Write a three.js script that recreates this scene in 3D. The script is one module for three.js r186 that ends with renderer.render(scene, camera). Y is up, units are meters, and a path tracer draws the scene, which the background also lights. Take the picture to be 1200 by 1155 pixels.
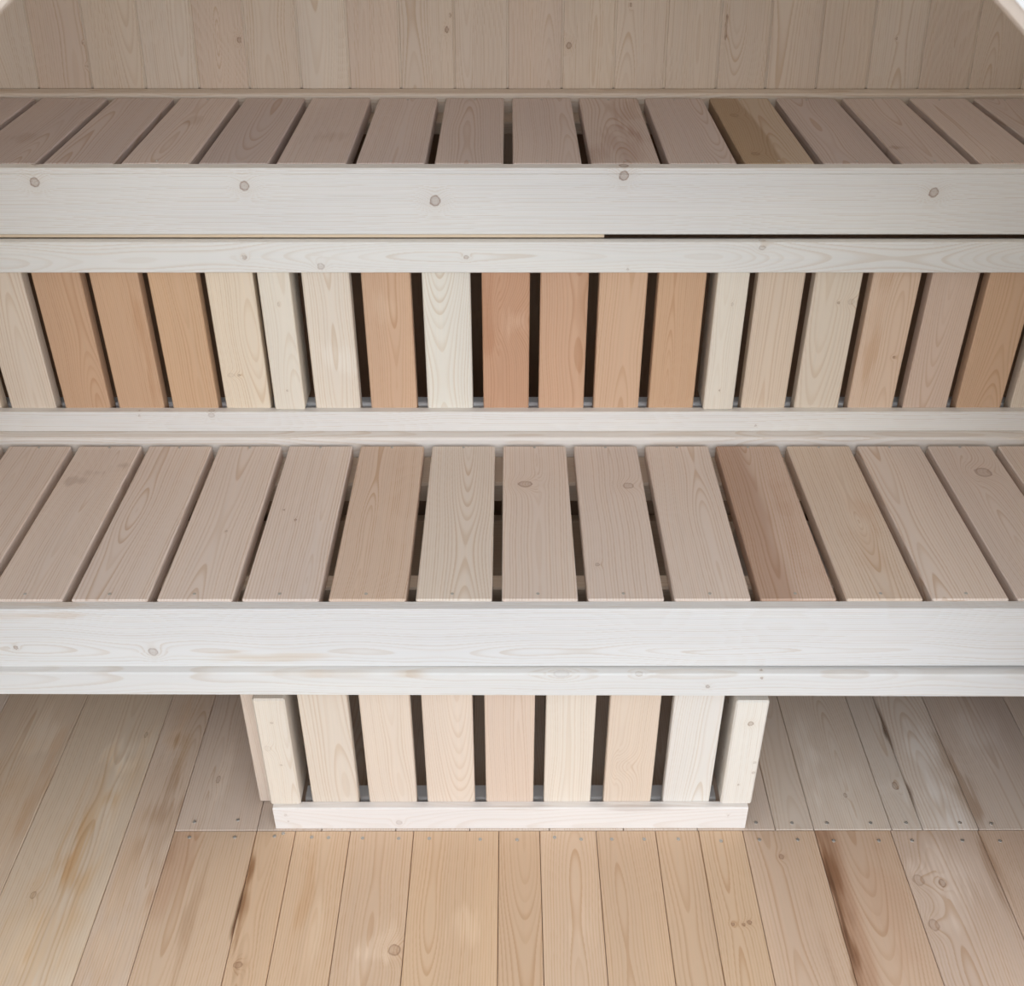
import * as THREE from 'three';
import { RectAreaLightUniformsLib } from 'three/addons/lights/RectAreaLightUniformsLib.js';
RectAreaLightUniformsLib.init();

// ---------------------------------------------------------------- camera, sky, light, exposure
const scene = new THREE.Scene();
const camera = new THREE.PerspectiveCamera(48.09, 1200 / 1155, 0.05, 100);
camera.position.set(0, 1.581, 0);
camera.up.set(0.00051, 0.826196, -0.563382);
camera.lookAt(0.00237 * 2, 1.581 - 0.563382 * 2, -0.826193 * 2);
camera.focus = 1.85;
camera.userData.fStop = 9;

const SKY = [0.87, 0.93, 1.0];
scene.background = new THREE.Color().setRGB(...SKY);          // plain overcast sky, the same all round
const renderer = new THREE.WebGLRenderer({ antialias: true });
renderer.toneMapping = THREE.LinearToneMapping;
renderer.toneMappingExposure = 1.61;
renderer.shadowMap.enabled = true;

// soft fill light added before the arched doorway to brighten benches and floor
const DOOR = { cx: -0.004, spring: -0.405, a: 1.0, b: 1.966, z: -0.90, casing: 0.033 };   // tall pointed-oval arch
const fillLight = new THREE.RectAreaLight(new THREE.Color().setRGB(...SKY), 1.75, 6, 3.0);
fillLight.name = 'added_fill_light';
fillLight.position.set(1.9, 2.4, 4.2);
fillLight.lookAt(0, 0.7, -1.5);
scene.add(fillLight);

// ---------------------------------------------------------------- helpers
let seed = 7;
function rnd() { seed = (seed * 1664525 + 1013904223) >>> 0; return seed / 4294967296; }
const P = new Uint8Array(512);
{ const a = []; for (let i = 0; i < 256; i++) a.push(i);
  for (let i = 255; i > 0; i--) { const j = Math.floor(rnd() * (i + 1)); [a[i], a[j]] = [a[j], a[i]]; }
  for (let i = 0; i < 512; i++) P[i] = a[i & 255]; }
const V = new Float32Array(256); for (let i = 0; i < 256; i++) V[i] = rnd() * 2 - 1;
function noise(x, y) {                       // value noise, -1 to 1
  const fx = Math.floor(x), fy = Math.floor(y), xi = fx & 255, yi = fy & 255;
  let u = x - fx, v = y - fy; u = u * u * (3 - 2 * u); v = v * v * (3 - 2 * v);
  const a = V[P[P[xi] + yi]], b = V[P[P[xi + 1] + yi]], c = V[P[P[xi] + yi + 1]], d = V[P[P[xi + 1] + yi + 1]];
  return a + (b - a) * u + (c - a + (a - b - c + d) * u) * v;
}
const sstep = (a, b, x) => { const t = Math.min(1, Math.max(0, (x - a) / (b - a))); return t * t * (3 - 2 * t); };
const toLin = (c) => c.map((v) => { v /= 255; return v <= 0.04045 ? v / 12.92 : Math.pow((v + 0.055) / 1.055, 2.4); });
const GAMMA = new Uint8Array(4097); for (let i = 0; i <= 4096; i++) { const v = i / 4096; GAMMA[i] = Math.round(255 * (v <= 0.0031308 ? v * 12.92 : 1.055 * Math.pow(v, 1 / 2.4) - 0.055)); }

// A sheet of sawn boards: every board gets its own patch, cut from its own log
class Sheet {
  constructor(name, width, height, pxPerM, opts = {}) {
    Object.assign(this, { name, width, height, ppm: pxPerM, x: 0, y: 0, row: 0, data: new Uint8Array(width * height * 4), rel: new Uint8Array(width * height * 4) });
    this.tex = new THREE.DataTexture(this.data, width, height); this.tex.colorSpace = THREE.SRGBColorSpace;
    this.bump = new THREE.DataTexture(this.rel, width, height);
    for (const t of [this.tex, this.bump]) { t.magFilter = THREE.LinearFilter; t.minFilter = THREE.LinearMipmapLinearFilter; t.generateMipmaps = true; t.needsUpdate = true; }
    this.mat = new THREE.MeshStandardMaterial({ name, map: this.tex, bumpMap: opts.flat ? null : this.bump, bumpScale: opts.bump ?? 0.0004, roughness: opts.rough ?? 0.72, metalness: 0 });
  }
  // w across the grain, l along it (metres); style: see below
  patch(w, l, style) {
    const pw = Math.min(this.width, Math.ceil(w * this.ppm) + 4), pl = Math.min(this.height, Math.ceil(l * this.ppm) + 4);
    if (this.x + pw > this.width) { this.x = 0; this.y += this.row; this.row = 0; }
    if (this.y + pl > this.height) throw new Error('sheet ' + this.name + ' is full');
    const px = this.x, py = this.y; this.x += pw; this.row = Math.max(this.row, pl);
    paintWood(this, px, py, pw, pl, style);
    return { sheet: this, px: px + 2, py: py + 2, w: pw - 4, l: pl - 4 };
  }
}
/* style: tone [r,g,b] sRGB of the early wood; late: how far the late wood goes towards its darker, redder tone;
   ring: ring width (m); pith: [across, depth] of the heart; wander: how far the heart strays; knots: [across, along, radius, stretch, darkness, flat];
   marks: [across, along, halfAcross, halfAlong, [r,g,b] multiplier, strength]; mottle: blotches of tone;
   band: [edge, slant, [r,g,b] multiplier, softness]: heartwood on the near side of a line along the board */
function paintWood(S, px, py, pw, pl, st) {
  const s0 = Math.floor(rnd() * 9973), o1 = rnd() * 200, o2 = rnd() * 200, o3 = rnd() * 200;
  const tone = toLin(st.tone), W = pw / S.ppm, late = st.late ?? 0.5, ring = st.ring ?? 0.0032, mottle = st.mottle ?? 0.06;
  const deep = st.deep ?? [0.74, 0.60, 0.46];
  const pith = st.pith ?? [W * (0.2 + 0.6 * rnd()), 0.004 + 0.035 * rnd()], wander = st.wander ?? 0.02;
  const knots = st.knots ?? [], marks = st.marks ?? [], tilt = (rnd() - 0.5) * 0.02;
  for (let j = 0; j < pl; j++) {
    const l = (j - 2) / S.ppm;
    const C = pith[0] + tilt * l + 0.5 * wander * noise(l * 2.1 + o1, s0 * 0.37) + 0.1 * wander * noise(l * 9 + o2, 3.1);
    const D = pith[1] + wander * noise(l * 2.6 + o2, s0 * 0.71) + 0.22 * wander * noise(l * 8.3 + o3, 1.7);
    for (let i = 0; i < pw; i++) {
      const a = (i - 2) / S.ppm;
      let da = a - C; let dd = D;
      let R = Math.sqrt(da * da + dd * dd) + 0.0011 * noise(a * 45 + o1, l * 7 + o2) + 0.0035 * noise(a * 11 + o3, l * 2.2 + o1);
      let kn = 0, kt = 0, kr = 0, halo = 0;
      for (const k of knots) {
        const ax = (a - k[0]) / k[2], al = (l - k[1]) / (k[2] * (k[3] ?? 1.2)), q = ax * ax + al * al;
        if (q < 60) {
          R += k[2] * 1.5 * Math.exp(-q * 0.22) * Math.sign(da || 1) * (k[5] ? 0 : 1);
          const dist = Math.sqrt(q) + 0.12 * noise(ax * 1.7 + o1, al * 1.7 + o2);
          if (dist < 1.25) { const e = 1 - sstep(0.88, 1.08, dist); if (e > kn) { kn = e; kt = k[4] ?? 0.5; kr = dist; } }
          halo = Math.max(halo, Math.exp(-q * 0.16) * 0.5 * (k[4] ?? 0.5));
        }
      }
      const ph = R / ring, fl = Math.floor(ph), fr = ph - fl, hs = V[(fl * 7 + s0) & 255];
      let lw = sstep(0.25, 0.86, fr) * (1 - sstep(0.90, 1.0, fr)); lw *= lw;
      lw *= 0.72 + 0.42 * hs;
      const fib = noise(a * 820 + o1, l * 16 + o3) * 0.6 + noise(a * 330 + o2, l * 7 + o1) * 0.6;
      const blotch = noise(a * 14 + o2, l * 3 + o3) * 0.6 + noise(a * 5 + o3, l * 1.1 + o2) * 0.7;
      let t = late * (lw + 0.10 * fib + 0.10) + halo * 0.35 + (st.heart ? st.heart * sstep(-0.2, 0.5, noise(a * 16 + o1, l * 0.7 + o2)) : 0);
      let br = 1 + mottle * blotch + 0.036 * fib;
      let r = tone[0] * (1 + (deep[0] - 1) * t) * br, g = tone[1] * (1 + (deep[1] - 1) * t) * br, b = tone[2] * (1 + (deep[2] - 1) * t) * br * (1 - 0.25 * mottle * blotch);
      if (st.band) { const [e0, sl, mul, hard] = st.band, e = sstep(hard, -hard, a - e0 - sl * l - 0.006 * noise(l * 14 + o1, 5.5)); r *= 1 + (mul[0] - 1) * e; g *= 1 + (mul[1] - 1) * e; b *= 1 + (mul[2] - 1) * e; }
      for (const m of marks) {
        const ma = (a - m[0]) / m[2], ml = (l - m[1]) / m[3], q = ma * ma + ml * ml;
        if (q < 4) {
          const rough = 0.42 * noise(a * 60 + o3, l * 12 + o1) + 0.4 * noise(a * 260 + o1, l * 20 + o2) + 0.38 * noise(a * 28 + o2, l * 28 + o3);
          const e = m[5] * sstep(1.25, 0.15, Math.sqrt(q) - rough * 1.0);
          r *= 1 + (m[4][0] - 1) * e; g *= 1 + (m[4][1] - 1) * e; b *= 1 + (m[4][2] - 1) * e;
        }
      }
      if (kn > 0) {
        const kring = 0.5 + 0.5 * Math.sin(kr * 14 + 2 * noise(a * 500, l * 500));
        const rim = sstep(0.62, 0.98, kr), dk = kt * (0.34 + 0.16 * kring + 0.72 * rim) + 0.06 * fib;
        r *= 1 - kn * dk * 0.66; g *= 1 - kn * dk * 0.78; b *= 1 - kn * dk * 0.84;
      }
      const at = ((py + j) * S.width + px + i) * 4, D8 = S.data;
      D8[at] = GAMMA[Math.max(0, Math.min(4096, r * 4096 | 0))]; D8[at + 1] = GAMMA[Math.max(0, Math.min(4096, g * 4096 | 0))]; D8[at + 2] = GAMMA[Math.max(0, Math.min(4096, b * 4096 | 0))]; D8[at + 3] = 255;
      const h = Math.max(0, Math.min(255, 140 + 45 * lw - 40 * kn * kt + 26 * fib)); S.rel[at] = S.rel[at + 1] = S.rel[at + 2] = h; S.rel[at + 3] = 255;
    }
  }
}

// solids: triangles with flat faces, uv along the grain of the board's own patch
class Solid {
  constructor(patch, grain, lo) { Object.assign(this, { patch, grain, lo, pos: [], nor: [], uv: [] }); }
  tri(a, b, c, axis) {                        // axis: the axis that the face mainly looks along (0 x, 1 y, 2 z)
    const u = [b[0] - a[0], b[1] - a[1], b[2] - a[2]], v = [c[0] - a[0], c[1] - a[1], c[2] - a[2]];
    const n = [u[1] * v[2] - u[2] * v[1], u[2] * v[0] - u[0] * v[2], u[0] * v[1] - u[1] * v[0]], L = Math.hypot(...n) || 1;
    const g = this.grain, { sheet, px, py, w, l } = this.patch;
    const m = axis ?? [0, 1, 2].reduce((k, i) => Math.abs(n[i]) > Math.abs(n[k]) ? i : k, 0);
    for (const p of [a, b, c]) {
      this.pos.push(...p); this.nor.push(n[0] / L, n[1] / L, n[2] / L);
      const d = [p[0] - this.lo[0], p[1] - this.lo[1], p[2] - this.lo[2]];
      const along = m === g ? d[(g + 1) % 3] * 1.0 : d[g], across = m === g ? d[(g + 2) % 3] : this.top && m === 1 ? this.top[0] - (this.top[1] - p[2]) : d[3 - g - m];   // mouldings: the top carries on from the front face's upper edge
      this.uv.push((px + Math.min(w, Math.max(0, across * sheet.ppm))) / sheet.width, (py + Math.min(l, Math.max(0, along * sheet.ppm))) / sheet.height);
    }
  }
  quad(a, b, c, d, axis) { this.tri(a, b, c, axis); this.tri(a, c, d, axis); }
  mesh(name, parent) {
    const g = new THREE.BufferGeometry();
    g.setAttribute('position', new THREE.Float32BufferAttribute(this.pos, 3)); g.setAttribute('normal', new THREE.Float32BufferAttribute(this.nor, 3)); g.setAttribute('uv', new THREE.Float32BufferAttribute(this.uv, 2));
    const m = new THREE.Mesh(g, this.patch.sheet.mat); m.name = name; m.castShadow = m.receiveShadow = true; parent.add(m); return m;
  }
}
// a planed board with chamfered edges (44 triangles); bend(p) may move a corner
function board(parent, name, sheet, b, grain, style, ch = 0.002, bend) {
  const lo = [b[0], b[2], b[4]], hi = [b[1], b[3], b[5]], size = lo.map((v, i) => hi[i] - v);
  const others = [0, 1, 2].filter((i) => i !== grain), w = Math.max(size[others[0]], size[others[1]]);
  const s = new Solid(sheet.patch(w, size[grain], style), grain, lo);
  const c = Math.min(ch, 0.4 * Math.min(...size));
  const pt = (sx, sy, sz, k) => {             // corner, pulled in on the axes other than k
    const p = [sx, sy, sz].map((q, i) => (q > 0 ? hi[i] : lo[i]) - (i === k ? 0 : q * c)); return bend ? bend(p) : p; };
  for (let k = 0; k < 3; k++) for (const q of [-1, 1]) {
    const i = (k + 1) % 3, j = (k + 2) % 3, S = (a, d) => { const t = [0, 0, 0]; t[k] = q; t[i] = a; t[j] = d; return pt(...t, k); };
    const f = [S(-1, -1), S(1, -1), S(1, 1), S(-1, 1)]; if (q < 0) f.reverse(); s.quad(...f, k);
  }
  for (let k = 0; k < 3; k++) { const i = (k + 1) % 3, j = (k + 2) % 3;
    for (const a of [-1, 1]) for (const d of [-1, 1]) {
      const C = (e, face) => { const t = [0, 0, 0]; t[k] = e; t[i] = a; t[j] = d; return pt(...t, face); };
      const f = [C(-1, i), C(1, i), C(1, j), C(-1, j)]; if (a * d > 0) f.reverse(); s.quad(...f.reverse(), k === grain ? (size[i] < size[j] ? i : j) : (i === grain ? j : i));
    } }
  for (const a of [-1, 1]) for (const d of [-1, 1]) for (const e of [-1, 1]) { const f = [pt(a, d, e, 0), pt(a, d, e, 1), pt(a, d, e, 2)]; if (a * d * e < 0) f.reverse(); s.tri(...f, others[0]); }
  return s.mesh(name, parent);
}
// a moulding: profile [z, y] anticlockwise seen from +x, run along x
function moulding(parent, name, sheet, profile, x0, x1, style, slope = 0) {
  const ys = profile.map((p) => p[1]), zs = profile.map((p) => p[0]), lo = [x0, Math.min(...ys), Math.min(...zs)];
  const s = new Solid(sheet.patch(Math.max(...ys) - lo[1], x1 - x0, style), 0, lo), at = (x, p) => [x, p[1] + slope * x, p[0]];
  s.top = [Math.max(...ys) - lo[1], Math.max(...zs)];
  for (let i = 0; i < profile.length; i++) {
    const p = profile[i], q = profile[(i + 1) % profile.length];
    s.quad(at(x0, q), at(x1, q), at(x1, p), at(x0, p), Math.abs(p[1] - q[1]) > 0.6 * Math.abs(p[0] - q[0]) ? 2 : 1);
  }
  const tris = THREE.ShapeUtils.triangulateShape(profile.map((p) => new THREE.Vector2(p[0], p[1])), []);
  const ccw = THREE.ShapeUtils.area(profile.map((p) => new THREE.Vector2(p[0], p[1]))) > 0;
  for (const t of tris) { const f = t.map((i) => profile[i]); if (!ccw) f.reverse(); s.tri(...f.map((p) => at(x0, p)), 0); s.tri(...f.reverse().map((p) => at(x1, p)), 0); }
  return s.mesh(name, parent);
}
const arc = (cz, cy, r, a0, a1, n = 4) => Array.from({ length: n + 1 }, (_, i) => { const a = (a0 + (a1 - a0) * i / n) * Math.PI / 180; return [cz + r * Math.cos(a), cy + r * Math.sin(a)]; });
function thing(name, label, category, x, y, z) {
  const g = new THREE.Group(); g.name = name; g.userData = { label, category }; scene.add(g); return g;
}
function setting(o, label, category) { o.userData = { kind: 'structure', label, category }; return o; }
function group(name) { const g = new THREE.Group(); g.name = name; scene.add(g); return g; }

// ---------------------------------------------------------------- wood sheets
const shBench = new Sheet('bench_planks', 2048, 2048, 1150);
const shSlat = new Sheet('slat_boards', 2048, 2048, 1300);
const shRail = new Sheet('long_rails', 2048, 2048, 760);
const shFloor = new Sheet('floor_boards', 2048, 2048, 880, { rough: 0.6 });
const shWall = new Sheet('wall_boards', 2048, 1024, 760);
const shRoom = new Sheet('room_panelling', 2048, 2048, 220, { flat: true });
const shFloorFar = new Sheet('floor_boards_far', 2048, 1024, 900, { rough: 0.6 });

// ---------------------------------------------------------------- the setting
const XL = -1.28, XR = 1.28, CEIL = 2.1;
const T = { floorGrey: [220, 204, 190], white: [231, 227, 222], bench: [206, 188, 170], wall: [212, 192, 172], slat: [226, 206, 184] };

// floor: boards run away from the doorway; beyond the joint another set begins
const floor = setting(group('floor'), 'wide pine floorboards with dark joints, scuffs and screw heads', 'floor');
{ const m = new THREE.MeshStandardMaterial({ name: 'subfloor', color: 0x3a2c22, roughness: 0.9 });
  const s = new THREE.Mesh(new THREE.BoxGeometry(2.56, 0.03, 1.75), m); s.name = 'subfloor'; s.position.set(0, -0.045, -1.495); s.receiveShadow = s.castShadow = true; floor.add(s); }
const steel = new THREE.MeshStandardMaterial({ name: 'screw_steel', color: 0xb9b4ad, metalness: 0.7, roughness: 0.42 });
const screwGeo = new THREE.LatheGeometry([[0, 0.0003], [0.0009, 0.0003], [0.0011, 0.0012], [0.0028, 0.0012], [0.0033, 0.0005], [0.0033, -0.002]].map((p) => new THREE.Vector2(...p)).reverse(), 10);
screwGeo.computeVertexNormals();
function screw(parent, x, y, z, k = 1) { const s = new THREE.Mesh(screwGeo, steel); s.name = 'screw'; s.position.set(x, y, z); s.scale.setScalar(k); s.castShadow = s.receiveShadow = true; parent.add(s); return s; }
const screwsNear = [[-0.558, -1.254], [-0.479, -1.254], [-0.41, -1.256], [-0.396, -1.262], [-0.345, -1.254], [-0.3155, -1.253], [-0.256, -1.252], [-0.193, -1.251], [-0.14, -1.251], [-0.051, -1.249], [0.0132, -1.248], [0.0786, -1.253], [0.1246, -1.249], [0.178, -1.249], [0.2345, -1.249], [0.294, -1.249], [0.3677, -1.245], [0.4348, -1.247], [0.5016, -1.247], [0.5636, -1.245], [0.6422, -1.245], [0.7, -1.245], [0.7877, -1.245], [0.853, -1.244]];
const screwsFar = [[-0.557, -1.287], [-0.481, -1.291], [0.4356, -1.284], [0.499, -1.283], [0.561, -1.283], [0.638, -1.283], [0.701, -1.283], [0.796, -1.283], [0.851, -1.281]];
const floorKnots = [[0.723, -1.16, 0.006, 1.3, 0.7], [0.684, -1.081, 0.009, 1.2, 0.5], [0.685, -1.166, 0.010, 1.1, 0.42], [0.608, -1.346, 0.0032, 1.6, 0.7], [-0.79, -1.139, 0.0048, 1.5, 0.6], [-0.183, -1.038, 0.010, 1.0, 0.65], [0.465, -1.213, 0.004, 1.4, 0.8], [-0.4255, -1.012, 0.007, 0.8, 0.6], [0.36, -1.083, 0.003, 1, 0.95], [0.377, -1.082, 0.003, 1, 0.95], [0.387, -1.086, 0.004, 1, 0.95], [0.7045, -1.368, 0.005, 2, 0.75], [-0.537, -1.385, 0.004, 2.2, 0.6], [-0.7, -1.495, 0.003, 2.5, 0.6]];
const pale = [1.22, 1.3, 1.38], dark = [0.66, 0.56, 0.47], darker = [0.36, 0.28, 0.22], rosy = [0.9, 0.8, 0.74], honey = [0.96, 0.87, 0.75];
// marks on the floor: x, z, half width, half length, colour multiplier, strength
const floorMarks = [
  [-0.77, -1.06, 0.09, 0.2, honey, 0.75], [-0.63, -1.1, 0.05, 0.2, honey, 0.6], [-0.93, -1.3, 0.07, 0.16, honey, 0.6], [-0.75, -1.28, 0.02, 0.2, honey, 0.8], [-0.7, -1.42, 0.02, 0.1, honey, 0.6], [-0.64, -1.52, 0.02, 0.1, honey, 0.6],
  [-0.443, -1.16, 0.007, 0.10, dark, 0.95], [-0.437, -1.09, 0.006, 0.13, dark, 0.8], [-0.446, -1.12, 0.004, 0.05, darker, 0.8], [-0.425, -1.0, 0.012, 0.07, dark, 0.5],
  [0.543, -1.13, 0.014, 0.17, dark, 0.9], [0.553, -1.2, 0.012, 0.08, dark, 0.6], [0.541, -1.03, 0.012, 0.08, dark, 0.8], [0.538, -1.09, 0.004, 0.1, darker, 0.7],
  [0.826, -1.36, 0.02, 0.16, dark, 0.85], [0.822, -1.2, 0.016, 0.1, dark, 0.8], [0.728, -1.5, 0.006, 0.14, darker, 0.9], [0.727, -1.42, 0.004, 0.2, darker, 0.7],
  [0.78, -1.29, 0.06, 0.07, pale, 0.75], [0.70, -1.36, 0.05, 0.035, pale, 0.6], [0.80, -1.47, 0.05, 0.05, pale, 0.6], [0.76, -1.2, 0.06, 0.09, pale, 0.55], [0.72, -1.14, 0.06, 0.08, pale, 0.4], [0.86, -1.17, 0.03, 0.05, pale, 0.4], [0.56, -1.45, 0.02, 0.1, pale, 0.45], [0.6, -1.36, 0.05, 0.1, pale, 0.25], [0.9, -1.5, 0.05, 0.1, pale, 0.5],
  [-0.72, -1.46, 0.06, 0.05, pale, 0.6], [-0.64, -1.47, 0.04, 0.08, pale, 0.4], [-0.72, -1.33, 0.03, 0.12, pale, 0.4], [-0.9, -1.5, 0.05, 0.07, pale, 0.5], [-0.78, -1.05, 0.04, 0.08, pale, 0.4], [-0.63, -1.08, 0.03, 0.06, pale, 0.4],
  [-0.62, -1.33, 0.022, 0.16, dark, 0.6], [-0.6, -1.25, 0.02, 0.1, dark, 0.4], [-0.615, -1.45, 0.02, 0.1, [0.85, 0.72, 0.55], 0.6], [-0.74, -1.2, 0.03, 0.14, [0.88, 0.76, 0.6], 0.6], [-0.86, -1.35, 0.014, 0.2, [0.85, 0.7, 0.56], 0.6],
  [-0.57, -1.2, 0.03, 0.12, [0.88, 0.78, 0.74], 0.7], [-0.53, -1.4, 0.012, 0.12, [1.15, 1.18, 1.2], 0.6], [-0.52, -1.08, 0.012, 0.14, dark, 0.5],
  [-0.205, -1.05, 0.03, 0.03, pale, 0.6], [-0.23, -1.0, 0.03, 0.03, pale, 0.4], [-0.07, -1.09, 0.03, 0.04, pale, 0.5], [-0.31, -1.07, 0.02, 0.05, pale, 0.35], [-0.34, -1.13, 0.015, 0.1, [0.88, 0.78, 0.66], 0.6], [0.12, -1.1, 0.025, 0.06, pale, 0.25],
  [0.42, -1.13, 0.02, 0.1, [1.08, 1.1, 1.12], 0.5], [0.5, -1.05, 0.014, 0.1, dark, 0.35], [0.62, -1.1, 0.04, 0.1, rosy, 0.4],

];
function floorBoard(x0, x1, z0, z1, style) {
  const k = floorKnots.filter((q) => q[0] > x0 - 0.01 && q[0] < x1 + 0.01 && q[1] < z0 && q[1] > z1).map((q) => [q[0] - x0, q[1] - z1, q[2], q[3], q[4]]);
  const mk = floorMarks.filter((q) => q[0] > x0 - 0.02 && q[0] < x1 + 0.02 && q[1] < z0 + 0.02 && q[1] > z1).map((q) => [q[0] - x0, q[1] - z1, q[2], q[3], q[4], q[5]]);
  const b = board(floor, 'floor_board', z0 === JOINT ? shFloorFar : shFloor, [x0 + 0.0005, x1 - 0.0005, -0.028, 0, z1 + 0.0006, z0 - 0.0006], 2, { late: 0.55, ring: 0.0042, mottle: 0.09, ...style, knots: k, marks: mk }, 0.0011);
  for (const [sx, sz] of [...screwsNear, ...screwsFar]) if (sx > x0 && sx < x1 && sz < z0 && sz > z1) screw(b, sx, 0, sz, 1);
  return b;
}
const JOINT = -1.268, ZN = -0.68, ZF = -2.2;
const grey = T.floorGrey;
// boards that pass the joint unbroken
for (const [a, b, c] of [[-1.26, -1.132, grey], [-1.132, -1.001, grey], [-1.001, -0.844, [220, 198, 175]], [-0.844, -0.673, [222, 201, 177]], [-0.673, -0.588, [215, 192, 171]]]) floorBoard(a, b, ZN, ZF, { tone: c });
// near set
for (const [a, b, c, band] of [[-0.588, -0.4435, [208, 180, 154]], [-0.4435, -0.375, [217, 185, 153]], [-0.375, -0.279, [217, 186, 155]], [-0.279, -0.168, [214, 184, 155]], [-0.168, -0.0188, [212, 181, 150]], [-0.0188, 0.0528, [214, 182, 150]], [0.0528, 0.1517, [215, 186, 158]], [0.1517, 0.2558, [215, 184, 153]], [0.2558, 0.3315, [213, 182, 151]], [0.3315, 0.409, [215, 184, 152]], [0.409, 0.535, [212, 183, 157]], [0.535, 0.6685, [206, 176, 151], [0.036, 0.0, [0.84, 0.75, 0.69], 0.008]], [0.6685, 0.8215, [208, 183, 163]], [0.8215, 0.987, [204, 178, 158]], [0.987, 1.12, grey], [1.12, 1.26, grey]]) floorBoard(a, b, ZN, JOINT, { tone: c, band });
// far set
for (const [a, b, c] of [[-0.588, -0.4435, [215, 195, 178]], [-0.4435, -0.33, [213, 194, 177]], [-0.33, -0.2, grey], [-0.2, -0.07, grey], [-0.07, 0.07, grey], [0.07, 0.2, grey], [0.2, 0.33, grey], [0.33, 0.467, [212, 193, 177]], [0.467, 0.535, [213, 196, 180]], [0.535, 0.672, [214, 198, 183]], [0.672, 0.7265, [217, 202, 187]], [0.7265, 0.825, [219, 204, 191]], [0.825, 0.987, [214, 197, 183]], [0.987, 1.12, grey], [1.12, 1.26, grey]]) floorBoard(a, b, JOINT, ZF, { tone: c });

// back wall: tongue-and-groove boards leaning back above the top bench
const wallBack = setting(group('wall_back'), 'whitewashed tongue-and-groove pine wall behind the upper bench', 'wall');
{ const tilt = 8.5 * Math.PI / 180, y0 = 1.0155, z0 = -2.2355, ct = Math.cos(tilt), st = Math.sin(tilt);
  const xs = [-1.25, -1.131, -1.026, -0.921, -0.816, -0.711, -0.607, -0.508, -0.407, -0.312, -0.212, -0.1065, -0.003, 0.103, 0.204, 0.303, 0.405, 0.502, 0.601, 0.700, 0.8006, 0.8995, 1.002, 1.106, 1.25];
  const knots = [[-0.522, 0.087, 0.0045, 1.2, 0.8], [-0.824, 0.082, 0.0018, 1.2, 0.9], [-0.122, 0.105, 0.0035, 1.6, 0.9], [-0.115, 0.13, 0.002, 2, 0.7], [0.113, 0.077, 0.005, 1.2, 0.8], [0.744, 0.09, 0.002, 1.2, 0.9], [0.229, 0.148, 0.0025, 1.4, 0.9], [0.414, 0.11, 0.0025, 9, 0.8], [-0.823, 0.04, 0.0025, 1.2, 0.35]];
  const tones = [[210, 191, 173], [214, 197, 180], [208, 189, 171], [212, 193, 174], [205, 184, 167]];
  for (let i = 0; i + 1 < xs.length; i++) {
    const a = xs[i], b = xs[i + 1], kk = knots.filter((k) => k[0] > a && k[0] < b).map((k) => [k[0] - a, k[1], k[2], k[3], k[4]]);
    board(wallBack, 'wall_board', shWall, [a + 0.0017, b - 0.0017, y0, y0 + 1.05, z0 - 0.0028, z0], 1, { tone: tones[(i * 3 + (i >> 2)) % 5], late: 0.55, ring: 0.003, knots: kk }, 0.001, (p) => { const h = p[1] - y0, d = p[2] - z0; return [p[0], y0 + h * ct + d * st, z0 - h * st + d * ct]; });
  }
  const back = board(wallBack, 'wall_core', shRoom, [-1.26, 1.26, -0.06, 1.014, -2.30, -2.24], 1, { tone: [150, 122, 98], late: 0.4 });  // dark tone puts shade into the wood behind the skirt slats
  board(wallBack, 'wall_core', shRoom, [-1.26, 1.26, 1.016, 2.1, -2.30, z0 - 0.0029], 1, { tone: [222, 204, 184], late: 0.4 }, 0.002, (p) => { const h = p[1] - y0, d = p[2] - z0; return [p[0], y0 + h * ct + d * st, z0 - h * st + d * ct]; });
}
// side walls, ceiling and the front wall with its arched doorway (out of frame but for the arch)
const wallStyle = { tone: [232, 222, 208], late: 0.3, ring: 0.0035 };
for (const [n, x0, x1, lab] of [['wall_left', -1.34, -1.262, 'pine side wall beside the bench ends, left of the doorway'], ['wall_right', 1.262, 1.34, 'pine side wall beside the bench ends, right of the doorway']]) {
  const m = board(scene, n, shRoom, [x0, x1, -0.06, 2.1, -2.55, -0.934], 1, wallStyle); setting(m, lab, 'wall'); }

function archEdge(grow, y0) {                                          // the edge of the opening, from its right foot over the crown to its left foot
  const pts = [], t0 = Math.asin((y0 - DOOR.spring) / (DOOR.b + grow));
  for (let i = 0; i <= 96; i++) { const t = t0 + (Math.PI - 2 * t0) * i / 96; pts.push(new THREE.Vector2(DOOR.cx + (DOOR.a + grow) * Math.cos(t), DOOR.spring + (DOOR.b + grow) * Math.sin(t))); }
  return pts;
}
const whitePaint = new THREE.MeshStandardMaterial({ name: 'pale_pine', color: new THREE.Color().setRGB(0.76, 0.63, 0.53), roughness: 0.6, side: THREE.DoubleSide });
// the front is a sheet of white canvas made translucent to fill the upper bench with daylight, stretched around an arched wooden frame
const canvasCloth = new THREE.MeshPhysicalMaterial({ name: 'white_canvas', color: new THREE.Color().setRGB(0.96, 0.96, 0.95), roughness: 1, transmission: 0.32, thickness: 0, side: THREE.DoubleSide });
{ const g = new THREE.ShapeGeometry(new THREE.Shape([...[[-1.34, 0.001], [-1.34, 2.1], [1.34, 2.1], [1.34, 0.001]].map((p) => new THREE.Vector2(...p)), ...archEdge(0.009, 0.001)])); g.translate(0, 0, DOOR.z - 0.001);
  const m = new THREE.Mesh(g, canvasCloth); m.name = 'wall_front'; m.castShadow = m.receiveShadow = true; scene.add(m); setting(m, 'white canvas front wall with an arched doorway', 'wall'); }
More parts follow.
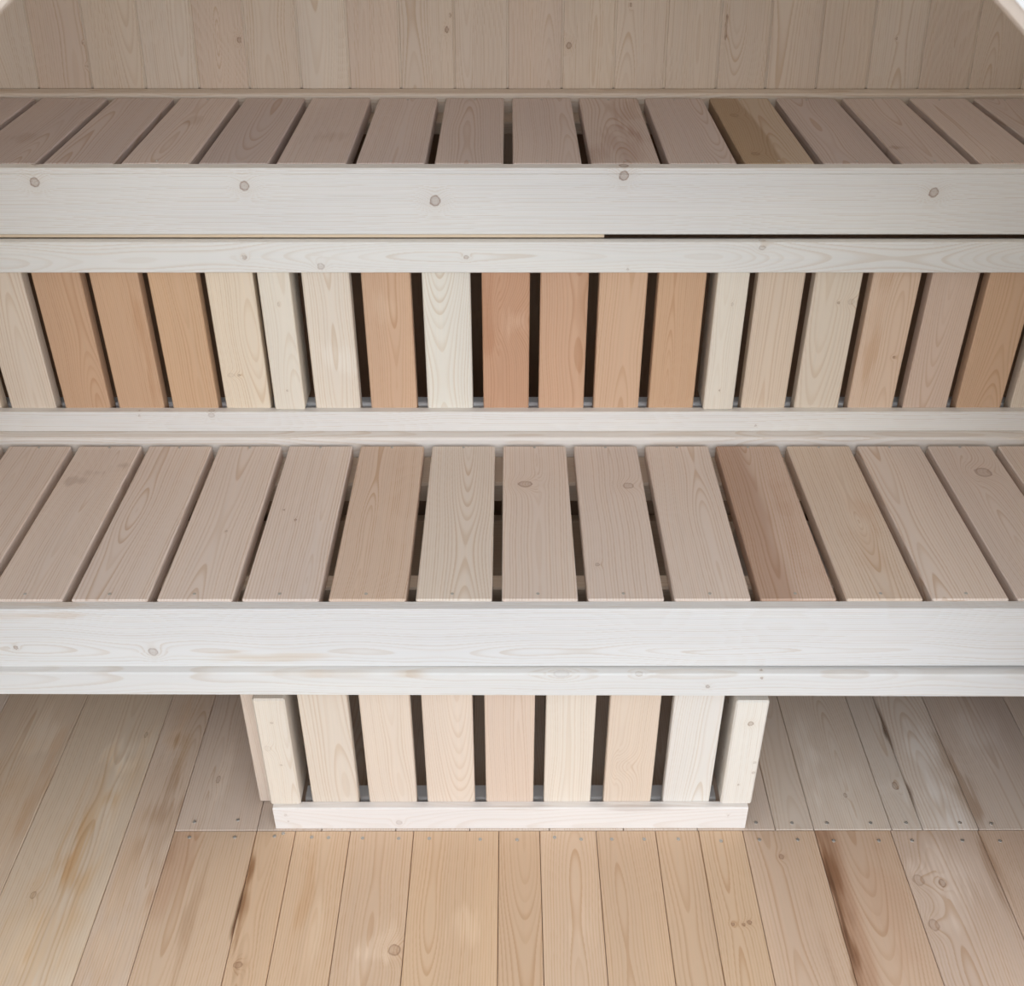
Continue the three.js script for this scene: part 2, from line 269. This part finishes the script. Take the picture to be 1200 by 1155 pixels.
// unseen roof of heavier canvas, made translucent to add fill over the upper bench
{ const g = new THREE.PlaneGeometry(2.68, 1.68, 1, 1); g.rotateX(Math.PI / 2); g.translate(0, CEIL, -1.744);
  const heavy = canvasCloth.clone(); heavy.name = 'light_fill_canvas'; heavy.transmission = 0.24; heavy.color.setRGB(0.9, 0.84, 0.76);
  const m = new THREE.Mesh(g, heavy); m.name = 'ceiling'; m.castShadow = m.receiveShadow = true; scene.add(m); setting(m, 'unseen flat canvas roof made translucent to add fill light above the benches', 'ceiling'); }
const casing = setting(group('trim_1'), 'slim pale wooden arch framing the doorway', 'trim');
{ const prof = [[0, -0.919], [0, -0.912], [0.0012, -0.9085], [0.0085, -0.9035], [0.0095, -0.9035], [0.034, -0.9035], [0.034, -0.919]], rings = prof.map(([g]) => archEdge(g, 0.001)), pos = [], n = rings[0].length;
  for (let k = 0; k < prof.length; k++) { const k2 = (k + 1) % prof.length, A = rings[k], B = rings[k2], za = prof[k][1], zb = prof[k2][1];
    for (let i = 0; i + 1 < n; i++) pos.push(A[i].x, A[i].y, za, B[i + 1].x, B[i + 1].y, zb, B[i].x, B[i].y, zb, A[i].x, A[i].y, za, A[i + 1].x, A[i + 1].y, za, B[i + 1].x, B[i + 1].y, zb); }
  const g = new THREE.BufferGeometry(); g.setAttribute('position', new THREE.Float32BufferAttribute(pos, 3)); g.computeVertexNormals();
  const m = new THREE.Mesh(g, whitePaint); m.name = 'arch_frame'; m.castShadow = m.receiveShadow = true; casing.add(m); }
{ const g = new THREE.Mesh(new THREE.BoxGeometry(14, 0.2, 8), new THREE.MeshStandardMaterial({ name: 'dark_earth', color: new THREE.Color().setRGB(0.14, 0.13, 0.11), roughness: 1 })); g.name = 'ground'; g.position.set(0, -0.25, 3.3); g.receiveShadow = true; scene.add(g); setting(g, 'dark bare ground outside the doorway', 'ground'); }

// unseen overhang added before the doorway to cut light from the high sky
setting(board(scene, 'added_overhang', shRoom, [-1.4, 1.4, 2.12, 2.17, -0.9, -0.2], 0, wallStyle), 'unseen pine overhang added in front of the doorway to cut light from above', 'light_blocker');
// narrow moulding between wall and top bench
setting(moulding(scene, 'trim_2', shRail, [[-2.2354, 0.955], [-2.2, 0.955], ...arc(-2.206, 1.0095, 0.006, 0, 90, 4), [-2.2354, 1.0155]], -1.26, 1.26, { tone: [214, 198, 182], late: 0.5, ring: 0.004 }), 'whitewashed batten between wall boards and upper bench planks', 'trim');

// bright aluminium strip with a rounded upper edge, seen through the foot of the slat gaps
const aluminium = new THREE.MeshStandardMaterial({ name: 'aluminium', color: new THREE.Color().setRGB(0.9, 0.9, 0.91), metalness: 0.15, roughness: 0.42 });
function metalStrip(parent, x0, x1, y0, y1, z0, z1) {
  const R = 0.007, pr = [[z0, y0], [z1, y0], ...arc(z1 - R, y1 - R, R, 0, 90, 6), [z0, y1]], m = moulding(parent, 'metal_strip', shRail, pr, x0, x1, { tone: [226, 222, 216] });
  m.material = aluminium; m.geometry.computeVertexNormals(); m.userData.label = 'bright aluminium strip'; return m;
}

// ---------------------------------------------------------------- upper bench
const upper = thing('upper_bench', 'upper sauna bench of greyed pine planks behind a deep pale fascia', 'bench');
{ const s = 0.7635, E = [-1.0156, -0.9984, -0.8495, -0.8321, -0.6855, -0.6667, -0.5167, -0.4995, -0.35, -0.3291, -0.181, -0.16, -0.0129, 0.0079, 0.1556, 0.1764, 0.3241, 0.3431, 0.4887, 0.507, 0.6559, 0.6757, 0.8245, 0.8437, 0.9913, 1.0129].map((v) => v * s);
  const edges = [-1.2555, -1.173, -1.158, -1.044, -1.0305, -0.9165, -0.9025, ...E, 0.8835, 0.8985, 1.011, 1.026, 1.139, 1.154, 1.2555];
  const spans = []; spans.push([edges[0], edges[1]]); for (let i = 2; i + 1 < edges.length; i += 2) spans.push([edges[i], edges[i + 1]]);
  spans.forEach(([a, b], i) => {
    const m = (a + b) / 2, st = { tone: [203, 188, 180].map((v, c) => v + ((i * 37) % 11) - 5 + (c ? ((i * 5) % 5) - 2 : 0)), late: 0.6, ring: 0.0036, mottle: 0.09, knots: [], marks: [] };
    if (m > 0.1 && m < 0.25 && m > 0.18) { st.marks.push([0.05, 0.3, 0.05, 0.12, [0.82, 0.74, 0.7], 0.8], [0.085, 0.1, 0.03, 0.12, [0.84, 0.76, 0.7], 0.7]); }
    if (Math.abs(m - 0.45) < 0.05) { st.tone = [194, 174, 154]; st.band = [0.052, 0.04, [0.74, 0.67, 0.58], 0.004]; st.knots.push([0.412 - a, 0.346, 0.007, 1.3, 0.5], [0.415 - a, 0.117, 0.008, 1.4, 0.4]); }
    if (Math.abs(m - 0.70) < 0.05) st.marks.push([0.012, 0.31, 0.02, 0.012, [0.72, 0.64, 0.55], 0.8]);
    if (Math.abs(m + 0.72) < 0.4 && i % 2) st.marks.push([0.06, 0.1 + 0.05 * (i % 4), 0.03, 0.03, [0.8, 0.74, 0.68], 0.6]);
    const p = board(upper, 'plank', shBench, [a, b, 0.9804, 1.0084, -2.194, -1.797], 2, st, 0.0019);
    screw(p, m, 1.0084, -1.809, 0.7); screw(p, m, 1.0084, -2.182, 0.7);
  });
  const f = -1.776, top = 1.0072, bot = 0.8942, g = top - 0.010;
  moulding(upper, 'fascia', shRail, [[f - 0.0205, bot], [f - 0.002, bot], [f, bot + 0.002], [f, g - 0.0013], [f - 0.0014, g], [f, g + 0.0013], ...arc(f - 0.0018, top - 0.0018, 0.0018, 0, 90, 3), [f - 0.0205, top]], -1.258, 1.258,
    { tone: T.white, late: 0.4, ring: 0.0033, pith: [-0.05, 0.01], wander: 0.012, knots: [[0.983 - bot, 1.258 - 0.775, 0.008, 1, 0.8], [0.977 - bot, 1.258 - 0.434, 0.008, 1, 0.8], [0.952 - bot, 1.258 - 0.123, 0.009, 1, 0.8], [0.994 - bot, 1.258 + 0.186, 0.008, 1, 0.85], [0.966 - bot, 1.258 + 0.697, 0.008, 1, 0.85]] });
  board(upper, 'under_strip', shRail, [-1.258, 0.16, 0.8882, 0.8941, -1.796, -1.7785], 0, { tone: [226, 204, 176], late: 0.4 }, 0.0005);
  board(upper, 'joist', shRail, [-1.258, 1.258, 0.957, 0.9804, -2.199, -2.131], 0, { tone: T.bench, late: 0.4 });
  board(upper, 'joist', shRail, [-1.258, 1.258, 0.91, 0.9804, -1.852, -1.81], 0, { tone: T.bench, late: 0.4 });
  for (const x of [-1.235, 0, 1.235]) board(upper, 'leg', shRail, [x - 0.02, x + 0.02, 0, 0.957, -2.19, -2.145], 1, { tone: T.bench, late: 0.4 });
}

// ---------------------------------------------------------------- slatted panel under the upper bench
const panel = thing('bench_skirt', 'row of upright pine slats in mixed pale and tan tones between two benches', 'panel');
{ const k = 1.0117, E = [-0.8267, -0.8095, -0.7277, -0.7115, -0.6295, -0.6131, -0.5308, -0.5159, -0.4352, -0.3526, -0.2717, -0.2515, -0.1683, -0.1485, -0.0665, -0.047, 0.0351, 0.0532, 0.1351, 0.1535, 0.2351, 0.2539, 0.335, 0.4227, 0.5027, 0.52, 0.6, 0.6181, 0.6994, 0.7186, 0.7988, 0.8162].map((v) => v * k);
  // slat spans between the gaps (posts stand at -0.404 and 0.386)
  const spans = [[-1.256, -1.222], [-1.204, -1.122], [-1.104, -1.022], [-1.004, -0.937], [-0.9185, E[0]], [E[1], E[2]], [E[3], E[4]], [E[5], E[6]], [E[7], E[8]], [E[9], E[10]], [E[11], E[12]], [E[13], E[14]], [E[15], E[16]], [E[17], E[18]], [E[19], E[20]], [E[21], E[22]], [E[23], E[24]], [E[25], E[26]], [E[27], E[28]], [E[29], E[30]], [E[31], 0.908], [0.926, 1.008], [1.026, 1.108], [1.126, 1.208], [1.226, 1.256]];
  const pal = [222, 202, 180], tan = [198, 154, 118];
  const tones = [pal, tan, pal, pal, [228, 210, 190], [204, 166, 134], [208, 170, 137], [215, 177, 141], [231, 213, 190], [229, 215, 198], [209, 173, 143], [232, 224, 210], [199, 155, 124], [206, 166, 136], [210, 174, 144], [206, 168, 135], [221, 200, 178], [228, 211, 190], [218, 190, 166], [216, 190, 170], [209, 173, 142], [224, 207, 187], tan, pal, pal];
  spans.forEach(([a, b], i) => {
    const t = tones[i], st = { tone: t, late: 0.5, ring: 0.003 + 0.0012 * ((i * 7) % 5) / 5, mottle: 0.06, knots: [], marks: [] };
    if (i === 12) { st.knots.push([0.012 - a, 0.738 - 0.525, 0.018, 1.2, 0.05]); st.marks.push([0.012 - a, 0.21, 0.026, 0.03, [1.18, 1.3, 1.42], 0.7], [0.008, 0.23, 0.012, 0.1, [0.85, 0.75, 0.68], 0.7]); }
    if (i === 13) st.marks.push([0.074, 0.2, 0.01, 0.2, [0.84, 0.78, 0.72], 0.6]);
    if (i === 17) st.knots.push([0.595 - a, 0.248, 0.006, 1.0, 0.25], [0.573 - a, 0.246, 0.0025, 1, 0.8]);
    if (i === 18) { st.marks.push([0.02, 0.2, 0.012, 0.2, [0.84, 0.74, 0.64], 0.7]); st.knots.push([0.065, 0.14, 0.0025, 1, 0.85]); }
    if (i === 8) st.knots.push([-0.49 - a, 0.104, 0.0025, 1, 0.7], [-0.505 - a, 0.104, 0.006, 0.8, 0.2]);
    if (i === 9) st.marks.push([0.05, 0.14, 0.03, 0.03, [1.08, 1.12, 1.16], 0.7]);
    if (i === 10) st.marks.push([0.03, 0.24, 0.03, 0.03, [1.08, 1.14, 1.18], 0.7]);
    if (i === 6) st.marks.push([0.07, 0.13, 0.012, 0.14, [0.86, 0.76, 0.66], 0.6]);
    board(panel, 'slat', shSlat, [a, b, 0.525, 0.874, -1.8025, -1.7745], 1, st, 0.0018);
  });
  for (const [a, b] of [[-0.4305, -0.3758], [0.3567, 0.411]]) board(panel, 'post', shSlat, [a, b, 0.5618, 0.8336, -1.842, -1.7665], 1, { tone: [231, 219, 202], late: 0.3, ring: 0.0028, knots: [[0.026, 0.04, 0.0015, 1.4, 0.7], [0.03, 0.21, 0.002, 1.8, 0.4]] }, 0.002);
  const R = 0.0025, rail = (y0, y1, st) => moulding(panel, 'rail', shRail, [[-1.7745, y0], [-1.758 - 0.0015, y0], [-1.758, y0 + 0.0015], ...arc(-1.758 - R, y1 - R, R, 0, 90, 4), [-1.7745, y1]], -1.258, 1.258, st);
  rail(0.8337, 0.888, { tone: [231, 227, 221], late: 0.38, ring: 0.0035, pith: [0.02, 0.03], knots: [[0.861 - 0.8337, 1.258 - 0.446, 0.004, 1, 0.7], [0.845 - 0.8337, 1.258 - 0.319, 0.006, 1, 0.55], [0.861 - 0.8337, 1.258 - 0.073, 0.0035, 1.2, 0.6], [0.878 - 0.8337, 1.258 + 0.423, 0.004, 1.4, 0.5], [0.84 - 0.8337, 1.258 + 0.2, 0.002, 1, 0.6]] });
  rail(0.5204, 0.5617, { tone: [231, 226, 220], late: 0.38, ring: 0.0036, pith: [0.06, 0.02], knots: [[0.555 - 0.5204, 1.258 - 0.548, 0.005, 1.3, 0.4], [0.554 - 0.5204, 1.258 - 0.68, 0.002, 1, 0.7], [0.532 - 0.5204, 1.258 + 0.455, 0.0018, 1, 0.6]] });
  metalStrip(panel, -1.258, 1.258, 0.515, 0.5545, -1.8275, -1.803);
  board(panel, 'inner_batten', shRail, [-1.258, 1.258, 0.84, 0.872, -1.8245, -1.803], 0, { tone: [226, 220, 212], late: 0.25 }, 0.004);
}

// ---------------------------------------------------------------- lower bench
const lower = thing('lower_bench', 'lower sauna bench of wide pale pine planks with deep fascia and front rail', 'bench');
{ const E = [-0.6748, -0.6612, -0.5461, -0.5322, -0.4183, -0.404, -0.2878, -0.273, -0.1566, -0.1414, -0.0264, -0.0114, 0.1035, 0.1186, 0.2337, 0.2495, 0.365, 0.3796, 0.4947, 0.5094, 0.6251, 0.6393, 0.7552, 0.7687];
  const spans = [[-1.256, -1.19], [-1.176, -1.061], [-1.0465, -0.932], [-0.918, -0.804], [-0.7895, E[0]]]; for (let i = 1; i + 1 < E.length; i += 2) spans.push([E[i], E[i + 1]]); spans.push([E[23], 0.884], [0.8985, 1.013], [1.0275, 1.142], [1.1565, 1.256]);
  spans.forEach(([a, b], i) => {
    const m = (a + b) / 2, st = { tone: [219, 204, 192].map((v, c) => v + ((i * 37) % 9) - 4 + (c ? ((i * 5) % 5) - 2 : 0)), late: 0.62, ring: 0.0036 + 0.0014 * ((i * 5) % 4) / 4, mottle: 0.06, pith: [0.03 + 0.055 * ((i * 7) % 5) / 4, 0.003 + 0.012 * ((i * 3) % 4) / 4], wander: 0.022, knots: [], marks: [] };
    const kz = (x, z, r, str, dk) => { if (x > a && x < b) st.knots.push([x - a, z + 1.725, r, str, dk]); };
    kz(0.027, -1.599, 0.0125, 0.75, 0.62); kz(0.206, -1.594, 0.0095, 0.95, 0.55); kz(0.138, -1.372, 0.0035, 1.2, 0.6); kz(0.839, -1.636, 0.015, 0.95, 0.55); kz(-0.464, -1.461, 0.002, 1.3, 0.8); kz(-0.38, -1.522, 0.002, 1, 0.9); kz(-0.356, -1.493, 0.002, 1.6, 0.9);
    if (Math.abs(m - 0.437) < 0.03) { st.tone = [206, 181, 164]; st.late = 0.7; st.band = [0.048, 0.02, [0.80, 0.72, 0.66], 0.012]; st.marks.push([0.085, 0.25, 0.03, 0.16, [0.90, 0.84, 0.79], 0.7]); }
    if (Math.abs(m + 0.215) < 0.03) { st.tone = [214, 190, 171]; st.late = 0.75; st.ring = 0.0034; }
    if (Math.abs(m - 0.567) < 0.03) { st.tone = [218, 198, 180]; st.marks.push([0.085, 0.2, 0.03, 0.06, [0.92, 0.84, 0.78], 0.7], [0.07, 0.33, 0.03, 0.08, [0.92, 0.85, 0.78], 0.6]); }
    if (Math.abs(m + 0.085) < 0.03) st.tone = [222, 208, 195];
    if (Math.abs(m - 0.046) < 0.03) { st.late = 0.6; st.pith = [0.055, 0.006]; st.wander = 0.025; }
    if (Math.abs(m + 0.732) < 0.04) st.marks.push([0.028, 0.115, 0.022, 0.012, [0.80, 0.76, 0.74], 0.9], [0.062, 0.088, 0.024, 0.013, [0.80, 0.76, 0.74], 0.9], [0.098, 0.065, 0.022, 0.012, [0.80, 0.76, 0.74], 0.9]);
    const p = board(lower, 'plank', shBench, [a, b, 0.4814, 0.5094, -1.725, -1.286], 2, st, 0.002);
    screw(p, m - 0.003, 0.5094, -1.300, 0.8); screw(p, m, 0.5094, -1.7195, 0.8);
  });
  const f = -1.268, top = 0.506, bot = 0.389, g = top - 0.013;
  moulding(lower, 'fascia', shRail, [[f - 0.0175, bot], [f - 0.002, bot], [f, bot + 0.002], [f, g - 0.001], [f - 0.001, g], [f, g + 0.001], ...arc(f - 0.0018, top - 0.0018, 0.0018, 0, 90, 3), [f - 0.0175, top]], -1.258, 1.258,
    { tone: [220, 217, 214], late: 0.38, ring: 0.0042, pith: [0.03, 0.02], wander: 0.03, mottle: 0.05, knots: [[0.429 - bot, 1.258 - 0.758, 0.0035, 1, 0.85], [0.42 - bot, 1.258 - 0.549, 0.0075, 1, 0.6]], marks: [[0.02, 1.258 - 0.35, 0.012, 0.1, [0.93, 0.84, 0.74], 0.8], [0.105, 1.258 - 0.72, 0.006, 0.14, [0.93, 0.84, 0.76], 0.8]] });
  moulding(lower, 'front_rail', shRail, [[-1.285, 0.34], [-1.256, 0.34], [-1.254, 0.342], ...arc(-1.257, 0.3845, 0.003, 0, 90, 4), [-1.285, 0.3875]], -1.258, 1.258,
    { tone: [220, 217, 213], late: 0.34, ring: 0.004, knots: [[0.361 - 0.34, 1.258 + 0.309, 0.003, 1, 0.75], [0.377 - 0.34, 1.258 + 0.391, 0.002, 1, 0.8], [0.045, 1.258 + 0.08, 0.006, 2, 0.2], [0.045, 1.258 + 0.2, 0.004, 1.5, 0.25]], marks: [[0.047, 1.258 - 0.28, 0.008, 0.12, [0.9, 0.8, 0.7], 0.8]] }, -0.0045);
  // batten along the back on which the slatted panel stands
  moulding(lower, 'back_batten', shRail, [[-1.774, 0.44], [-1.735, 0.44], ...arc(-1.740, 0.5152, 0.005, 0, 90, 5), [-1.774, 0.5202]], -1.258, 1.258, { tone: [232, 223, 214], late: 0.4, ring: 0.004 });
  board(lower, 'joist', shRail, [-1.258, 1.258, 0.441, 0.4813, -1.7345, -1.642], 0, { tone: T.bench, late: 0.4 }, 0.004);
  board(lower, 'joist', shRail, [-1.258, 1.258, 0.41, 0.4813, -1.382, -1.348], 0, { tone: T.bench, late: 0.4 }, 0.003);
  for (const x of [-1.235, 1.235]) for (const z of [-1.382, -1.73]) board(lower, 'leg', shRail, [x - 0.02, x + 0.02, 0, z < -1.5 ? 0.4405 : 0.4095, z, z + 0.045], 1, { tone: T.bench, late: 0.4 });
}

// ---------------------------------------------------------------- slatted pedestal under the lower bench
const base = thing('slatted_pedestal', 'short slatted pine box with corner posts standing on the floor under the lower bench', 'pedestal');
{ const E = [-0.3426, -0.2621, -0.2435, -0.1613, -0.1425, -0.0603, -0.0406, 0.0411, 0.0596, 0.1403, 0.1632, 0.2454, 0.2666, 0.3476];
  const tones = [[219, 204, 187], [219, 202, 185], [219, 201, 184], [217, 195, 176], [222, 209, 194], [218, 199, 180], [223, 216, 207]];
  for (let i = 0; i < 7; i++) board(base, 'slat', shSlat, [E[2 * i], E[2 * i + 1], 0.012, 0.40, -1.305, -1.2865], 1, { tone: tones[i], late: 0.42, ring: 0.0034, mottle: 0.04, knots: i === 5 ? [[0.03, 0.13, 0.012, 1.2, 0.06]] : [] }, 0.0016);
  const chamferTop = { tone: [222, 210, 195], late: 0.35, ring: 0.003 };
  board(base, 'post', shSlat, [-0.4145, -0.362, 0.0545, 0.3075, -1.36, -1.279], 1, { ...chamferTop, knots: [[0.012, 0.14, 0.006, 1.1, 0.16], [0.026, 0.2, 0.0025, 0.8, 0.55], [0.03, 0.1, 0.0022, 0.8, 0.5]] }, 0.003);
  board(base, 'post', shSlat, [0.366, 0.4195, 0.0545, 0.3025, -1.36, -1.279], 1, { ...chamferTop, tone: [225, 218, 208], knots: [[0.028, 0.197, 0.0048, 1, 0.8], [0.047, 0.08, 0.003, 1, 0.5], [0.046, 0.105, 0.003, 1, 0.4], [0.025, 0.05, 0.0018, 1, 0.8]] }, 0.003);
  moulding(base, 'rail', shRail, [[-1.286, 0], [-1.273, 0], [-1.2715, 0.0015], ...arc(-1.2745, 0.0512, 0.003, 0, 90, 4), [-1.286, 0.0542]], -0.410, 0.4135, { tone: [228, 221, 215], late: 0.24, ring: 0.004, pith: [0.01, 0.06], knots: [[0.016, 0.41 - 0.194, 0.0055, 1, 0.4], [0.036, 0.02, 0.003, 0.8, 0.4], [0.02, 0.023, 0.0018, 1, 0.5], [0.034, 0.79, 0.0025, 0.7, 0.45]], marks: [[0.05, 0.4, 0.004, 0.1, [0.8, 0.74, 0.68], 0.5], [0.05, 0.63, 0.004, 0.08, [0.72, 0.66, 0.62], 0.6]] });
  metalStrip(base, -0.36, 0.364, 0.002, 0.0385, -1.336, -1.3055);
  board(base, 'side_board', shSlat, [-0.449, -0.415, 0.003, 0.338, -1.50, -1.33], 1, { tone: [224, 206, 190], late: 0.4 }, 0.002);
  board(base, 'side_board', shSlat, [-0.4145, -0.392, 0.003, 0.338, -1.64, -1.3605], 1, { tone: [214, 196, 176], late: 0.4 }, 0.002);
  board(base, 'side_board', shSlat, [0.395, 0.4145, 0.003, 0.338, -1.64, -1.3605], 1, { tone: [214, 196, 176], late: 0.4 }, 0.002);
  board(base, 'back_board', shRail, [-0.4145, 0.4145, 0.003, 0.40, -1.662, -1.6405], 0, { tone: [214, 196, 176], late: 0.4 }, 0.002);
}

renderer.render(scene, camera);
